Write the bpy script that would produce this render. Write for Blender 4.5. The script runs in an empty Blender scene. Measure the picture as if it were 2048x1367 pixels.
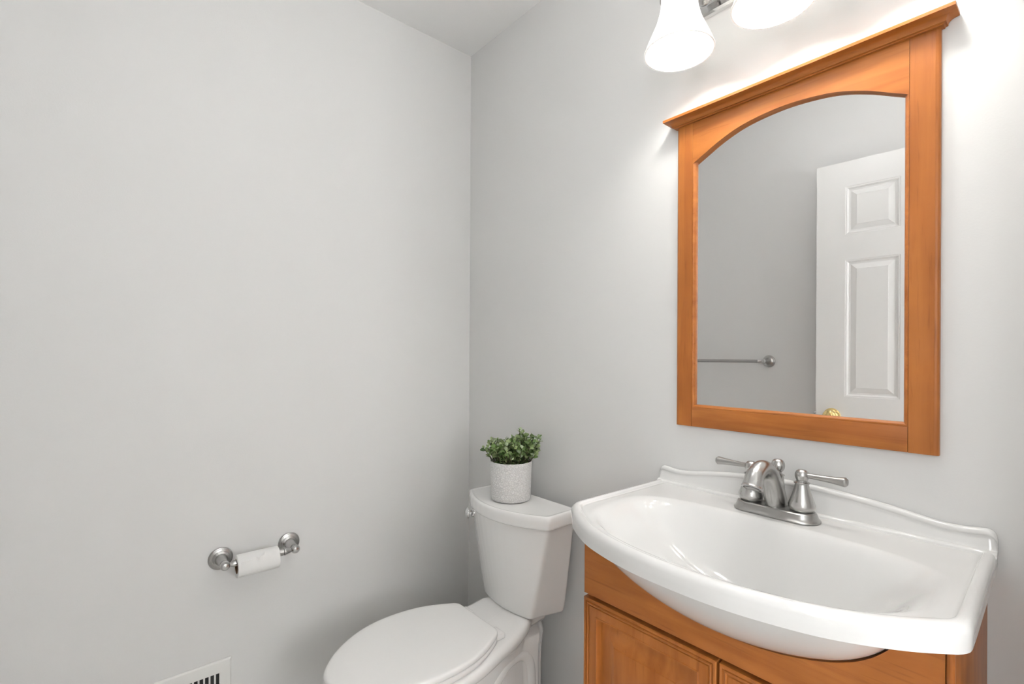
import bpy, bmesh, math, random
from mathutils import Vector, Matrix
R0 = random.Random(7)
PI = math.pi
sc = bpy.context.scene
col = sc.collection

# ---------------------------------------------------------------- camera
CX, CY, CZ = 1.67196, -1.18791, 1.18084
YAW, ROLL, FPX, SY = 0.865658, -0.005131, 971.374, 28.524
cam = bpy.data.cameras.new('camera')
cam.sensor_fit = 'HORIZONTAL'; cam.sensor_width = 36.0
cam.lens = 36.0 * FPX / 2048.0
cam.shift_y = SY / 2048.0
cam.clip_start = 0.01
camo = bpy.data.objects.new('camera', cam); col.objects.link(camo)
Fv = Vector((-math.sin(YAW), math.cos(YAW), 0)); Rv = Vector((math.cos(YAW), math.sin(YAW), 0)); Uv = Vector((0, 0, 1))
R2 = Rv * math.cos(ROLL) - Uv * math.sin(ROLL); U2 = Rv * math.sin(ROLL) + Uv * math.cos(ROLL)
M = Matrix((R2, U2, -Fv)).transposed().to_4x4(); M.translation = (CX, CY, CZ)
camo.matrix_world = M
sc.camera = camo

# ---------------------------------------------------------------- world, lights, exposure
w = bpy.data.worlds.new('world'); sc.world = w; w.use_nodes = True
w.node_tree.nodes['Background'].inputs[0].default_value = (1, 1, 1, 1)
w.node_tree.nodes['Background'].inputs[1].default_value = 0.3
sc.view_settings.view_transform = 'Standard'; sc.view_settings.look = 'None'
sc.view_settings.gamma = 1; sc.view_settings.exposure = 0.05
BULB_E, DAY_W, HALL_W, ROOM_W = 115.0, 88.0, 29.0, 3.8
BULB_X = (1.051, 1.262, 1.473)

def light(name, kind, loc, energy, color=(1, 1, 1), **kw):
    l = bpy.data.lights.new(name, kind); l.energy = energy; l.color = color
    for k, v in kw.items(): setattr(l, k, v)
    o = bpy.data.objects.new(name, l); o.location = loc; col.objects.link(o); return o
# added daylight for even fill; its unseen window is inferred from a sink highlight
dl = light('window_fill_light', 'AREA', (3.56, -0.74, 1.50), DAY_W, (1, 1, 1), shape='RECTANGLE', size=1.1, size_y=1.5)
dl.rotation_euler = (PI / 2, 0, PI / 2)
# added fill light in the hall behind the camera; no window stands there
hw = light('hall_fill_light', 'AREA', (2.58, -2.25, 1.62), HALL_W, (1, 1, 1), shape='RECTANGLE', size=1.0, size_y=1.2)
hw.rotation_euler = (PI / 2, 0, math.radians(49))
# added point light below the ceiling as fill, without any fixture
light('room_fill_light', 'POINT', (1.05, -0.80, 2.27), ROOM_W, (1, .995, .985), shadow_soft_size=.07)

# ---------------------------------------------------------------- materials
def mat(name, base=(.8, .8, .8), rough=.5, metal=0.0, **kw):
    m = bpy.data.materials.new(name); m.use_nodes = True
    b = m.node_tree.nodes['Principled BSDF']
    b.inputs['Base Color'].default_value = (*base, 1); b.inputs['Roughness'].default_value = rough
    b.inputs['Metallic'].default_value = metal
    for k, v in kw.items(): b.inputs[k].default_value = v
    return m
def nd(m, t, **kw):
    n = m.node_tree.nodes.new(t)
    for k, v in kw.items():
        if k in n.inputs: n.inputs[k].default_value = v
        else: setattr(n, k, v)
    return n
def ln(m, a, b): m.node_tree.links.new(a, b)
def add_bump(m, scale, strength, dist=.001, detail=3, stretch=(1, 1, 1), kind='ShaderNodeTexNoise'):
    tc = nd(m, 'ShaderNodeTexCoord'); mp = nd(m, 'ShaderNodeMapping'); mp.inputs['Scale'].default_value = stretch
    t = nd(m, kind); t.inputs['Scale'].default_value = scale
    if kind == 'ShaderNodeTexNoise': t.inputs['Detail'].default_value = detail
    bu = nd(m, 'ShaderNodeBump'); bu.inputs['Strength'].default_value = strength; bu.inputs['Distance'].default_value = dist
    ln(m, tc.outputs['Object'], mp.inputs[0]); ln(m, mp.outputs[0], t.inputs['Vector'])
    ln(m, t.outputs[0], bu.inputs['Height']); ln(m, bu.outputs[0], m.node_tree.nodes['Principled BSDF'].inputs['Normal'])
    return t
def add_vary(m, c1, c2, scale=3, stretch=(1, 1, 1), detail=4, lo=.3, hi=.7):
    tc = nd(m, 'ShaderNodeTexCoord'); mp = nd(m, 'ShaderNodeMapping'); mp.inputs['Scale'].default_value = stretch
    t = nd(m, 'ShaderNodeTexNoise'); t.inputs['Scale'].default_value = scale; t.inputs['Detail'].default_value = detail
    r = nd(m, 'ShaderNodeValToRGB'); r.color_ramp.elements[0].position = lo; r.color_ramp.elements[1].position = hi
    r.color_ramp.elements[0].color = (*c1, 1); r.color_ramp.elements[1].color = (*c2, 1)
    ln(m, tc.outputs['Object'], mp.inputs[0]); ln(m, mp.outputs[0], t.inputs['Vector']); ln(m, t.outputs[0], r.inputs[0])
    ln(m, r.outputs[0], m.node_tree.nodes['Principled BSDF'].inputs['Base Color'])

M_wall = mat('wall_paint', (.735, .732, .722), .55); add_bump(M_wall, 260, .12, .0012, 4)
M_ceil = mat('ceiling_paint', (.93, .928, .92), .8); add_bump(M_ceil, 200, .1, .001)
M_trim = mat('trim_paint', (.82, .815, .80), .35)
M_door = mat('door_paint', (.80, .795, .78), .38); add_bump(M_door, 30, .06, .001, 6, (6, 6, .5))
M_porc = mat('white_porcelain', (.88, .876, .864), .07, **{'Coat Weight': .3, 'Coat Roughness': .03})
M_marble = mat('white_cultured_marble', (.735, .733, .722), .09, **{'Coat Weight': .3, 'Coat Roughness': .04})
M_plastic = mat('white_plastic', (.88, .876, .864), .22)
M_nickel = mat('brushed_nickel', (.50, .495, .485), .27, 1.0); add_bump(M_nickel, 900, .10, .0004, 2, (1, 1, .04))
M_nickel_h = mat('brushed_nickel_bar', (.42, .415, .405), .30, 1.0); add_bump(M_nickel_h, 700, .10, .0004, 2, (.05, 1, 1))
M_chrome = mat('chrome', (.75, .75, .75), .06, 1.0)
M_brass = mat('polished_brass', (.80, .62, .28), .12, 1.0)
M_dark = mat('duct_shade', (.02, .02, .02), .7)
M_mirror = mat('mirror_silver', (.90, .90, .90), 0.0, 1.0)
M_paper = mat('tissue_paper', (.87, .865, .85), .95); add_bump(M_paper, 500, .25, .001, 2)
M_card = mat('cardboard_core', (.22, .12, .06), .9)
M_register = mat('register_enamel', (.80, .795, .77), .35)
M_soil = mat('dark_moss', (.012, .012, .008), .95)
M_pane = mat('window_glass', (1, 1, 1), .0, **{'Transmission Weight': 1.0, 'IOR': 1.0})
M_floor = mat('floor_tile', (.74, .73, .70), .4)

def wood(name, axis, light_=(.445, .157, .034), dark=(.315, .094, .017)):
    m = mat(name, light_, .38, **{'Specular IOR Level': .35})
    N = m.node_tree
    tc = nd(m, 'ShaderNodeTexCoord')
    st = [9, 9, 9]; st[axis] = .8
    mp = nd(m, 'ShaderNodeMapping'); mp.inputs['Scale'].default_value = st
    n1 = nd(m, 'ShaderNodeTexNoise'); n1.inputs['Scale'].default_value = 2.6; n1.inputs['Detail'].default_value = 7; n1.inputs['Distortion'].default_value = 1.4
    n2 = nd(m, 'ShaderNodeTexNoise'); n2.inputs['Scale'].default_value = 7; n2.inputs['Detail'].default_value = 5
    r1 = nd(m, 'ShaderNodeValToRGB'); r1.color_ramp.elements[0].position = .28; r1.color_ramp.elements[1].position = .68
    r1.color_ramp.elements[0].color = (*dark, 1); r1.color_ramp.elements[1].color = (*light_, 1)
    # thin dark grain flecks
    st3 = [60, 60, 60]; st3[axis] = 3.0
    mp3 = nd(m, 'ShaderNodeMapping'); mp3.inputs['Scale'].default_value = st3
    n3 = nd(m, 'ShaderNodeTexNoise'); n3.inputs['Scale'].default_value = 3.0; n3.inputs['Detail'].default_value = 3; n3.inputs['Distortion'].default_value = .6
    r3 = nd(m, 'ShaderNodeValToRGB'); r3.color_ramp.elements[0].position = .27; r3.color_ramp.elements[1].position = .40
    r3.color_ramp.elements[0].color = (.55, .50, .45, 1); r3.color_ramp.elements[1].color = (1, 1, 1, 1)
    r2 = nd(m, 'ShaderNodeValToRGB'); r2.color_ramp.elements[0].position = .3; r2.color_ramp.elements[1].position = .7
    r2.color_ramp.elements[0].color = (.86, .84, .82, 1); r2.color_ramp.elements[1].color = (1.06, 1.06, 1.06, 1)
    ln(m, tc.outputs['Object'], mp.inputs[0]); ln(m, mp.outputs[0], n1.inputs['Vector']); ln(m, n1.outputs[0], r1.inputs[0])
    ln(m, tc.outputs['Object'], n2.inputs['Vector']); ln(m, n2.outputs[0], r2.inputs[0])
    ln(m, tc.outputs['Object'], mp3.inputs[0]); ln(m, mp3.outputs[0], n3.inputs['Vector']); ln(m, n3.outputs[0], r3.inputs[0])
    a = nd(m, 'ShaderNodeMix', data_type='RGBA', blend_type='MULTIPLY'); a.inputs['Factor'].default_value = 1
    b = nd(m, 'ShaderNodeMix', data_type='RGBA', blend_type='MULTIPLY'); b.inputs['Factor'].default_value = .45
    ln(m, r1.outputs[0], a.inputs['A']); ln(m, r2.outputs[0], a.inputs['B'])
    ln(m, a.outputs['Result'], b.inputs['A']); ln(m, r3.outputs[0], b.inputs['B'])
    ln(m, b.outputs['Result'], N.nodes['Principled BSDF'].inputs['Base Color'])
    return m
M_wood_x = wood('maple_stain_along_x', 0)
M_wood_z = wood('maple_stain_along_z', 2)
M_wood_y = wood('maple_stain_along_y', 1)

M_pot = mat('cracked_white_glaze', (.74, .73, .71), .5)
def _pot():
    m = M_pot
    tc = nd(m, 'ShaderNodeTexCoord'); mp = nd(m, 'ShaderNodeMapping'); mp.inputs['Scale'].default_value = (1, 1, 1.3)
    v = nd(m, 'ShaderNodeTexVoronoi', feature='DISTANCE_TO_EDGE'); v.inputs['Scale'].default_value = 120
    nz = nd(m, 'ShaderNodeTexNoise'); nz.inputs['Scale'].default_value = 60
    mixv = nd(m, 'ShaderNodeMix', data_type='VECTOR'); mixv.inputs['Factor'].default_value = .012
    r = nd(m, 'ShaderNodeValToRGB'); r.color_ramp.elements[0].position = .0; r.color_ramp.elements[1].position = .14
    bu = nd(m, 'ShaderNodeBump'); bu.inputs['Strength'].default_value = .9; bu.inputs['Distance'].default_value = .0016
    cr = nd(m, 'ShaderNodeValToRGB'); cr.color_ramp.elements[0].position = .0; cr.color_ramp.elements[1].position = .10
    cr.color_ramp.elements[0].color = (.70, .69, .68, 1); cr.color_ramp.elements[1].color = (.86, .85, .84, 1)
    ln(m, tc.outputs['Object'], mp.inputs[0]); ln(m, mp.outputs[0], mixv.inputs['A']); ln(m, tc.outputs['Object'], nz.inputs['Vector'])
    ln(m, nz.outputs['Color'], mixv.inputs['B']); ln(m, mixv.outputs['Result'], v.inputs['Vector'])
    ln(m, v.outputs['Distance'], r.inputs[0]); ln(m, r.outputs[0], bu.inputs['Height']); ln(m, v.outputs['Distance'], cr.inputs[0])
    ln(m, cr.outputs[0], m.node_tree.nodes['Principled BSDF'].inputs['Base Color'])
    ln(m, bu.outputs[0], m.node_tree.nodes['Principled BSDF'].inputs['Normal'])
_pot()
M_leaf = [mat('leaf_deep_green', (.030, .070, .015), .42), mat('leaf_mid_green', (.12, .205, .055), .42),
          mat('leaf_pale_green', (.27, .35, .15), .45), mat('leaf_dusty_green', (.33, .40, .25), .5)]
M_stem = mat('stem_brown', (.06, .05, .025), .7)

def glass_mat():
    m = bpy.data.materials.new('frosted_white_glass'); m.use_nodes = True
    N = m.node_tree; N.nodes.remove(N.nodes['Principled BSDF'])
    tr = N.nodes.new('ShaderNodeBsdfTranslucent'); tr.inputs[0].default_value = (.93, .93, .92, 1)
    df = N.nodes.new('ShaderNodeBsdfDiffuse'); df.inputs[0].default_value = (.90, .90, .89, 1)
    gl = N.nodes.new('ShaderNodeBsdfGlossy'); gl.inputs[0].default_value = (1, 1, 1, 1); gl.inputs['Roughness'].default_value = .15
    m1 = N.nodes.new('ShaderNodeMixShader'); m1.inputs[0].default_value = .40
    m2 = N.nodes.new('ShaderNodeMixShader'); m2.inputs[0].default_value = .04
    N.links.new(df.outputs[0], m1.inputs[1]); N.links.new(tr.outputs[0], m1.inputs[2])
    N.links.new(m1.outputs[0], m2.inputs[1]); N.links.new(gl.outputs[0], m2.inputs[2])
    N.links.new(m2.outputs[0], N.nodes['Material Output'].inputs[0])
    return m
M_shade = glass_mat()
M_bulb = bpy.data.materials.new('lit_bulb'); M_bulb.use_nodes = True
_b = M_bulb.node_tree.nodes['Principled BSDF']; _b.inputs['Emission Color'].default_value = (1, .97, .92, 1); _b.inputs['Emission Strength'].default_value = BULB_E

# ---------------------------------------------------------------- mesh helpers (everything is written in world metres)
class MB:
    def __init__(s): s.v = []; s.f = []; s.mi = []
    def add(s, vs, fs, mi=0):
        o = len(s.v); s.v += [tuple(v) for v in vs]
        for f in fs: s.f.append([o + i for i in f]); s.mi.append(mi)
    def box(s, x0, x1, y0, y1, z0, z1, bev=0.0, seg=2):
        bm = bmesh.new(); bmesh.ops.create_cube(bm, size=1)
        for v in bm.verts:
            v.co = ((x0 + x1) / 2 + v.co.x * (x1 - x0), (y0 + y1) / 2 + v.co.y * (y1 - y0), (z0 + z1) / 2 + v.co.z * (z1 - z0))
        if bev > 0: bmesh.ops.bevel(bm, geom=bm.edges[:], offset=bev, segments=seg, profile=.5, affect='EDGES')
        s.frombm(bm)
    def frombm(s, bm):
        bm.verts.ensure_lookup_table(); bm.verts.index_update()
        s.add([v.co[:] for v in bm.verts], [[v.index for v in f.verts] for f in bm.faces]); bm.free()
    def loft(s, rings, closed=True, cap0=True, cap1=True, wrap=False):
        n = len(rings[0]); vs = [p for r in rings for p in r]; fs = []
        m = len(rings)
        for k in range(m if wrap else m - 1):
            k2 = (k + 1) % m
            for i in range(n if closed else n - 1):
                j = (i + 1) % n
                fs.append([k * n + i, k * n + j, k2 * n + j, k2 * n + i])
        if cap0 and not wrap: fs.append(list(range(n))[::-1])
        if cap1 and not wrap: fs.append([(m - 1) * n + i for i in range(n)])
        s.add(vs, fs)
    def lathe(s, prof, origin, axis=(0, 0, 1), n=48, cap0=True, cap1=True):
        ax = Vector(axis).normalized(); o = Vector(origin)
        t = Vector((1, 0, 0)) if abs(ax.x) < .9 else Vector((0, 0, 1))
        u = ax.cross(t).normalized(); v = ax.cross(u)
        rings = [[tuple(o + ax * h + (u * math.cos(2 * PI * i / n) + v * math.sin(2 * PI * i / n)) * max(r, 1e-5)) for i in range(n)] for r, h in prof]
        s.loft(rings, True, cap0, cap1)
    def tube(s, path, radii, n=20, flat=None):
        path = [Vector(p) for p in path]
        if not hasattr(radii, '__len__'): radii = [radii] * len(path)
        T = []
        for i in range(len(path)):
            a = path[max(i - 1, 0)]; b = path[min(i + 1, len(path) - 1)]; T.append((b - a).normalized())
        t0 = T[0]; ref = Vector((1, 0, 0)) if abs(t0.x) < .8 else Vector((0, 0, 1))
        u = (ref - t0 * ref.dot(t0)).normalized(); rings = []
        for i, p in enumerate(path):
            u = (u - T[i] * u.dot(T[i])).normalized(); v = T[i].cross(u)
            r = radii[i]
            ru, rv = (r, r) if not hasattr(r, '__len__') else r
            rings.append([tuple(p + u * ru * math.cos(2 * PI * k / n) + v * rv * math.sin(2 * PI * k / n)) for k in range(n)])
        s.loft(rings)
    def build(s, name, m, parent=None, smooth=True, ang=40, origin=None):
        off = Vector((0, 0, 0))
        if parent is not None:
            q = parent
            while q is not None: off += Vector(q.location); q = q.parent
        elif origin is not None: off = Vector(origin)
        me = bpy.data.meshes.new(name)
        me.from_pydata([tuple(Vector(v) - off) for v in s.v], [], s.f)
        ms = m if isinstance(m, (list, tuple)) else [m]
        for x in ms: me.materials.append(x)
        bm = bmesh.new(); bm.from_mesh(me); bmesh.ops.recalc_face_normals(bm, faces=bm.faces[:]); bm.to_mesh(me); bm.free()
        if len(ms) > 1:
            for p, k in zip(me.polygons, s.mi): p.material_index = k
        if smooth:
            me.shade_smooth(); me.set_sharp_from_angle(angle=math.radians(ang))
        me.update()
        o = bpy.data.objects.new(name, me); col.objects.link(o)
        if parent is not None: o.parent = parent
        elif origin is not None: o.location = origin
        return o
def tag(o, label, cat, group=None):
    o['label'] = label; o['category'] = cat
    if group: o['group'] = group
    return o
def thing(name, label, cat, loc, group=None):
    o = bpy.data.objects.new(name, None); o.empty_display_size = .05; o.location = loc; col.objects.link(o)
    return tag(o, label, cat, group)
def struct(o): o['kind'] = 'structure'; return o
def lerp(a, b, t): return a + (b - a) * t
def interp(tab, x):
    if x <= tab[0][0]: return tab[0][1]
    for (x0, y0), (x1, y1) in zip(tab, tab[1:]):
        if x <= x1: return lerp(y0, y1, (x - x0) / (x1 - x0))
    return tab[-1][1]
def cinterp(tab, x):          # smooth (Catmull-Rom / Hermite) interpolation
    if x <= tab[0][0]: return tab[0][1]
    if x >= tab[-1][0]: return tab[-1][1]
    for i in range(len(tab) - 1):
        x0, y0 = tab[i]; x1, y1 = tab[i + 1]
        if x <= x1:
            h = x1 - x0; t = (x - x0) / h
            m0 = (y1 - tab[i - 1][1]) / (x1 - tab[i - 1][0]) if i > 0 else (y1 - y0) / h
            m1 = (tab[i + 2][1] - y0) / (tab[i + 2][0] - x0) if i + 2 < len(tab) else (y1 - y0) / h
            return (2*t**3 - 3*t*t + 1)*y0 + (t**3 - 2*t*t + t)*h*m0 + (-2*t**3 + 3*t*t)*y1 + (t**3 - t*t)*h*m1
def spline(pts, n=8):
    pts = [Vector(p) for p in pts]; out = []
    for i in range(len(pts) - 1):
        p0 = pts[max(i - 1, 0)]; p1 = pts[i]; p2 = pts[i + 1]; p3 = pts[min(i + 2, len(pts) - 1)]
        for k in range(n):
            t = k / n
            out.append(.5 * ((2 * p1) + (-p0 + p2) * t + (2*p0 - 5*p1 + 4*p2 - p3) * t*t + (-p0 + 3*p1 - 3*p2 + p3) * t**3))
    out.append(pts[-1]); return out
def roundpoly(pts, rads, n=8):     # 2-D polygon with rounded corners
    out = []; m = len(pts)
    for i in range(m):
        p = Vector(pts[i]); a = Vector(pts[i - 1]) - p; b = Vector(pts[(i + 1) % m]) - p
        r = rads[i] if hasattr(rads, '__len__') else rads
        if r <= 0: out.append(p); continue
        la, lb = a.length, b.length; a.normalize(); b.normalize()
        th = math.acos(max(-1, min(1, a.dot(b)))); d = min(r / math.tan(th / 2), la * .49, lb * .49); rr = d * math.tan(th / 2)
        c = p + (a + b).normalized() * (rr / math.sin(th / 2))
        s = p + a * d - c; e = p + b * d - c
        ang = s.angle(e); sg = 1 if s.x * e.y - s.y * e.x > 0 else -1
        for k in range(n + 1):
            t = sg * ang * k / n
            out.append(c + Vector((s.x * math.cos(t) - s.y * math.sin(t), s.x * math.sin(t) + s.y * math.cos(t))))
    return [(p.x, p.y) for p in out]
def resample(poly, n, start=None):
    P = [Vector(p) for p in poly]; m = len(P); L = [0]
    for i in range(m): L.append(L[-1] + (P[(i + 1) % m] - P[i]).length)
    out = []; j = 0
    for k in range(n):
        s = L[-1] * k / n
        while L[j + 1] < s: j += 1
        out.append(P[j].lerp(P[(j + 1) % m], (s - L[j]) / max(L[j + 1] - L[j], 1e-9)))
    return out
def inset(poly, d):                # inward offset of a CCW polygon (list of Vector2)
    m = len(poly); out = []
    for i in range(m):
        t = (poly[(i + 1) % m] - poly[i - 1]).normalized()
        out.append(poly[i] + Vector((-t.y, t.x)) * d)
    return out

# ================================================================ SETTING
CEIL = 2.44; XR = 3.40; XH = 2.70; YB = -1.43
def slab(name, x0, x1, y0, y1, z0, z1, m):
    b = MB(); b.box(x0, x1, y0, y1, z0, z1); return struct(b.build(name, m, smooth=False))
slab('floor', -.12, 3.52, -2.92, .12, -.1, 0, M_floor)
slab('ceiling', -.12, 3.52, -2.92, .12, CEIL, CEIL + .1, M_ceil)
slab('wall_left', -.12, 0, YB - .1, .12, 0, CEIL, M_wall)
slab('wall_right', 0, XR + .12, 0, .12, 0, CEIL, M_wall)
DX0, DX1, DZ = 1.672, 2.430, 2.085          # doorway to the hall in the rear wall
b = MB(); b.box(0, DX0, YB - .1, YB, 0, CEIL); b.box(DX1, XR, YB - .1, YB, 0, CEIL); b.box(DX0, DX1, YB - .1, YB, DZ, CEIL)
struct(b.build('wall_rear', M_wall, smooth=False))
WY0, WY1, WZ0, WZ1 = -1.18, -.30, .92, 2.08   # unseen window opening, sized and placed for even light
b = MB(); b.box(XR, XR + .12, YB - .1, WY0, 0, CEIL); b.box(XR, XR + .12, WY1, 0, 0, CEIL); b.box(XR, XR + .12, WY0, WY1, 0, WZ0); b.box(XR, XR + .12, WY0, WY1, WZ1, CEIL)
struct(b.build('wall_near', M_wall, smooth=False))
slab('wall_light_block', 1.74, 1.85, -.38, 0, 0, CEIL, M_wall)      # unseen stub wall added to keep window light off the mirror wall
slab('wall_hall', 1.0, XH + .12, -2.92, -2.82, 0, CEIL, M_wall)
slab('wall_hall_left', .9, 1.0, -2.92, YB - .1, 0, CEIL, M_wall)
slab('wall_hall_right', XH, XH + .12, -2.82, YB - .1, 0, CEIL, M_wall)
b = MB()
for y0, y1 in ((WY0, WY0 + .04), (WY1 - .04, WY1)): b.box(XR + .03, XR + .07, y0, y1, WZ0, WZ1)
for z0, z1 in ((WZ0, WZ0 + .04), (WZ1 - .04, WZ1)): b.box(XR + .03, XR + .07, WY0 + .04, WY1 - .04, z0, z1)
ym = (WY0 + WY1) / 2
b.box(XR + .038, XR + .062, ym - .016, ym + .016, WZ0 + .04, WZ1 - .04)
for k in (1, 2):
    zz = lerp(WZ0 + .04, WZ1 - .04, k / 3); b.box(XR + .039, XR + .061, WY0 + .04, WY1 - .04, zz - .016, zz + .016)
win = struct(b.build('window_1', M_trim, smooth=False))
b = MB(); b.box(XR + .048, XR + .052, WY0 + .03, WY1 - .03, WZ0 + .03, WZ1 - .03); b.build('pane', M_pane, win, smooth=False)
b = MB()
for y0, y1 in ((WY0 - .06, WY0), (WY1, WY1 + .06)): b.box(XR - .016, XR, y0, y1, WZ0 - .06, WZ1 + .06, .003)
for z0, z1 in ((WZ0 - .06, WZ0), (WZ1, WZ1 + .06)): b.box(XR - .016, XR, WY0, WY1, z0, z1, .003)
struct(b.build('trim_2', M_trim))
b = MB()
b.box(DX0 - .018, DX0, YB - .1, YB + .001, 0, DZ); b.box(DX1, DX1 + .018, YB - .1, YB + .001, 0, DZ); b.box(DX0 - .018, DX1 + .018, YB - .1, YB + .001, DZ, DZ + .018)
b.box(DX1 + .006, DX1 + .062, YB, YB + .016, 0, DZ + .06, .003)
struct(b.build('trim_1', M_trim))
def base(name, x0, x1, y0, y1, along):
    b = MB(); b.box(x0, x1, y0, y1, 0, .026, .002); b.box(*( (x0, x1, y0 + .004, y1) if along == 'x' and y1 == 0 else (x0, x1, y0, y1 - .004) if along == 'x' else (x0, x1 - .004, y0, y1)), .026, .032, .002)
    struct(b.build(name, M_trim))
base('baseboard_left', 0, .013, YB, 0, 'y')
base('baseboard_right', .013, .93, -.013, 0, 'x')
base('baseboard_rear', .013, 1.645, YB, YB + .013, 'x')

# ---- panelled leaf used by the room door and the cabinet doors: nested rectangles with relief
def panel_relief(mb, x0, x1, z0, z1, yf, sgn, steps, fill=True):
    """rect in the xz plane at y=yf, steps=(inset, relief outwards); sgn = outward y direction"""
    rings = []
    for d, h in steps:
        y = yf + sgn * h
        rings.append([(x0 + d, y, z0 + d), (x1 - d, y, z0 + d), (x1 - d, y, z1 - d), (x0 + d, y, z1 - d)])
    mb.loft(rings, True, False, fill)

# ---- the open white door behind the camera (seen in the mirror)
dx0, dx1, dyf, dyb, dz0, dz1 = .874, 1.654, -1.383, -1.418, .012, 2.052
b = MB()
cols = [(.985, 1.180), (1.346, 1.541)]; rows = [(.235, .800), (1.008, 1.615), (1.727, 1.940)]
xs = sorted([dx0, dx1] + [c for p in cols for c in p]); zs = sorted([dz0, dz1] + [c for p in rows for c in p])
for i in range(len(xs) - 1):
    for j in range(len(zs) - 1):
        if (xs[i], xs[i + 1]) in cols and (zs[j], zs[j + 1]) in rows:
            for yf, sg in ((dyf, 1), (dyb, -1)):
                panel_relief(b, xs[i], xs[i + 1], zs[j], zs[j + 1], yf, sg, [(0, 0), (.003, -.0015), (.006, -.0012), (.010, -.004), (.013, -.007), (.020, -.008), (.040, -.002), (.042, -.001)])
        else:
            for yf in (dyf, dyb):
                b.add([(xs[i], yf, zs[j]), (xs[i + 1], yf, zs[j]), (xs[i + 1], yf, zs[j + 1]), (xs[i], yf, zs[j + 1])], [[0, 1, 2, 3]])
for (xa, za, xb, zb) in ((dx0, dz0, dx1, dz0), (dx1, dz0, dx1, dz1), (dx1, dz1, dx0, dz1), (dx0, dz1, dx0, dz0)):
    b.add([(xa, dyf, za), (xb, dyf, zb), (xb, dyb, zb), (xa, dyb, za)], [[0, 1, 2, 3]])
door = struct(b.build('door_1', M_door, smooth=False, origin=(dx1, dyf, dz0)))
b = MB()
b.lathe([(.0005, -.001), (.0335, -.001), (.0335, .003), (.031, .006), (.024, .008), (.022, .0095), (.016, .012), (.0125, .016), (.0115, .026), (.014, .031), (.0215, .036), (.0262, .041), (.0272, .047), (.0255, .053), (.020, .0575), (.011, .0598), (.0001, .0602)], (.938, dyf, .921), (0, 1, 0))
kn = b.build('door_knob', M_brass, door, ang=25); kn['label'] = 'polished brass knob with round rosette'
b = MB(); b.box(dx0 - .010, dx0 + .002, dyf - .024, dyf - .011, .908, .934, .002)
lt = b.build('latch', M_nickel, door); lt['label'] = 'metal latch bolt on the door edge'
for hz in (.25, 1.02, 1.80):
    b = MB(); b.lathe([(.007, 0), (.007, .09)], (dx1 + .008, dyf - .002, hz), n=16)
    b.box(dx1 - .001, dx1 + .004, dyb + .004, dyf - .001, hz, hz + .09)
    b.build('hinge', M_brass, door)
door.rotation_euler.z = math.radians(-3.6)

# ================================================================ VANITY CABINET
XC = 1.25
VX0, VX1, VYF = .935, 1.566, -.340
cab = thing('vanity_cabinet', 'brown maple bathroom vanity cabinet with raised-panel doors under the white sink', 'cabinet', (XC, -.17, 0))
def belly(x, y):
    dx = x - XC - .004; v = y + .25
    r = .68 + 1.0 * dx * dx + 2000 * dx ** 8
    r += (1.13 * v * v + 43 * v ** 4) if v < 0 else (4.0 * v * v + 560 * v ** 4)
    return r
def zcut(x): return min(.8125, min(belly(x, y) for y in (-.340, -.334, -.328)) - .0005)
# false front panel with the scooped top edge
b = MB(); N = 80; fr = []; bk = []
pz = .6435
xs = [lerp(VX0 + .0005, VX1 - .0095, i / N) for i in range(N + 1)]
vs = []; fs = []
for x in xs:
    z = zcut(x); vs += [(x, VYF, pz), (x, VYF, z), (x, VYF + .012, z), (x, VYF + .012, pz)]
for i in range(N):
    for k in range(4):
        k2 = (k + 1) % 4; fs.append([4 * i + k, 4 * i + k2, 4 * i + 4 + k2, 4 * i + 4 + k])
fs += [[0, 1, 2, 3], [4 * N + 3, 4 * N + 2, 4 * N + 1, 4 * N]]
b.add(vs, fs); b.build('front_panel', M_wood_x, cab, ang=35)
# sides, back, bottom
for x0, x1 in ((VX0 + .0005, VX0 + .0155), (VX1 - .0155, VX1 - .0005)):
    b = MB(); b.box(x0, x1, VYF + .0125, -.002, .0, .8125, .001); b.build('side_panel', M_wood_z, cab)
b = MB(); b.box(VX1 - .0090, VX1, VYF - .002, VYF + .0123, .09, .8125, .004, 3); b.build('corner_stile', M_wood_z, cab)
b = MB(); b.box(VX0 + .016, VX1 - .016, VYF + .020, -.004, .10, .116); b.build('bottom_shelf', M_wood_x, cab)
b = MB(); b.box(VX0 + .016, VX1 - .016, -.010, -.002, .116, .60); b.build('back_panel', M_wood_x, cab)
b = MB(); b.box(VX0 + .016, VX1 - .016, VYF + .055, VYF + .07, .0, .0995); b.build('toe_kick', M_wood_x, cab)
b = MB(); b.box(VX0 + .016, VX1 - .016, VYF + .026, VYF + .040, .585, .66); b.build('rail', M_wood_x, cab)
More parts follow.
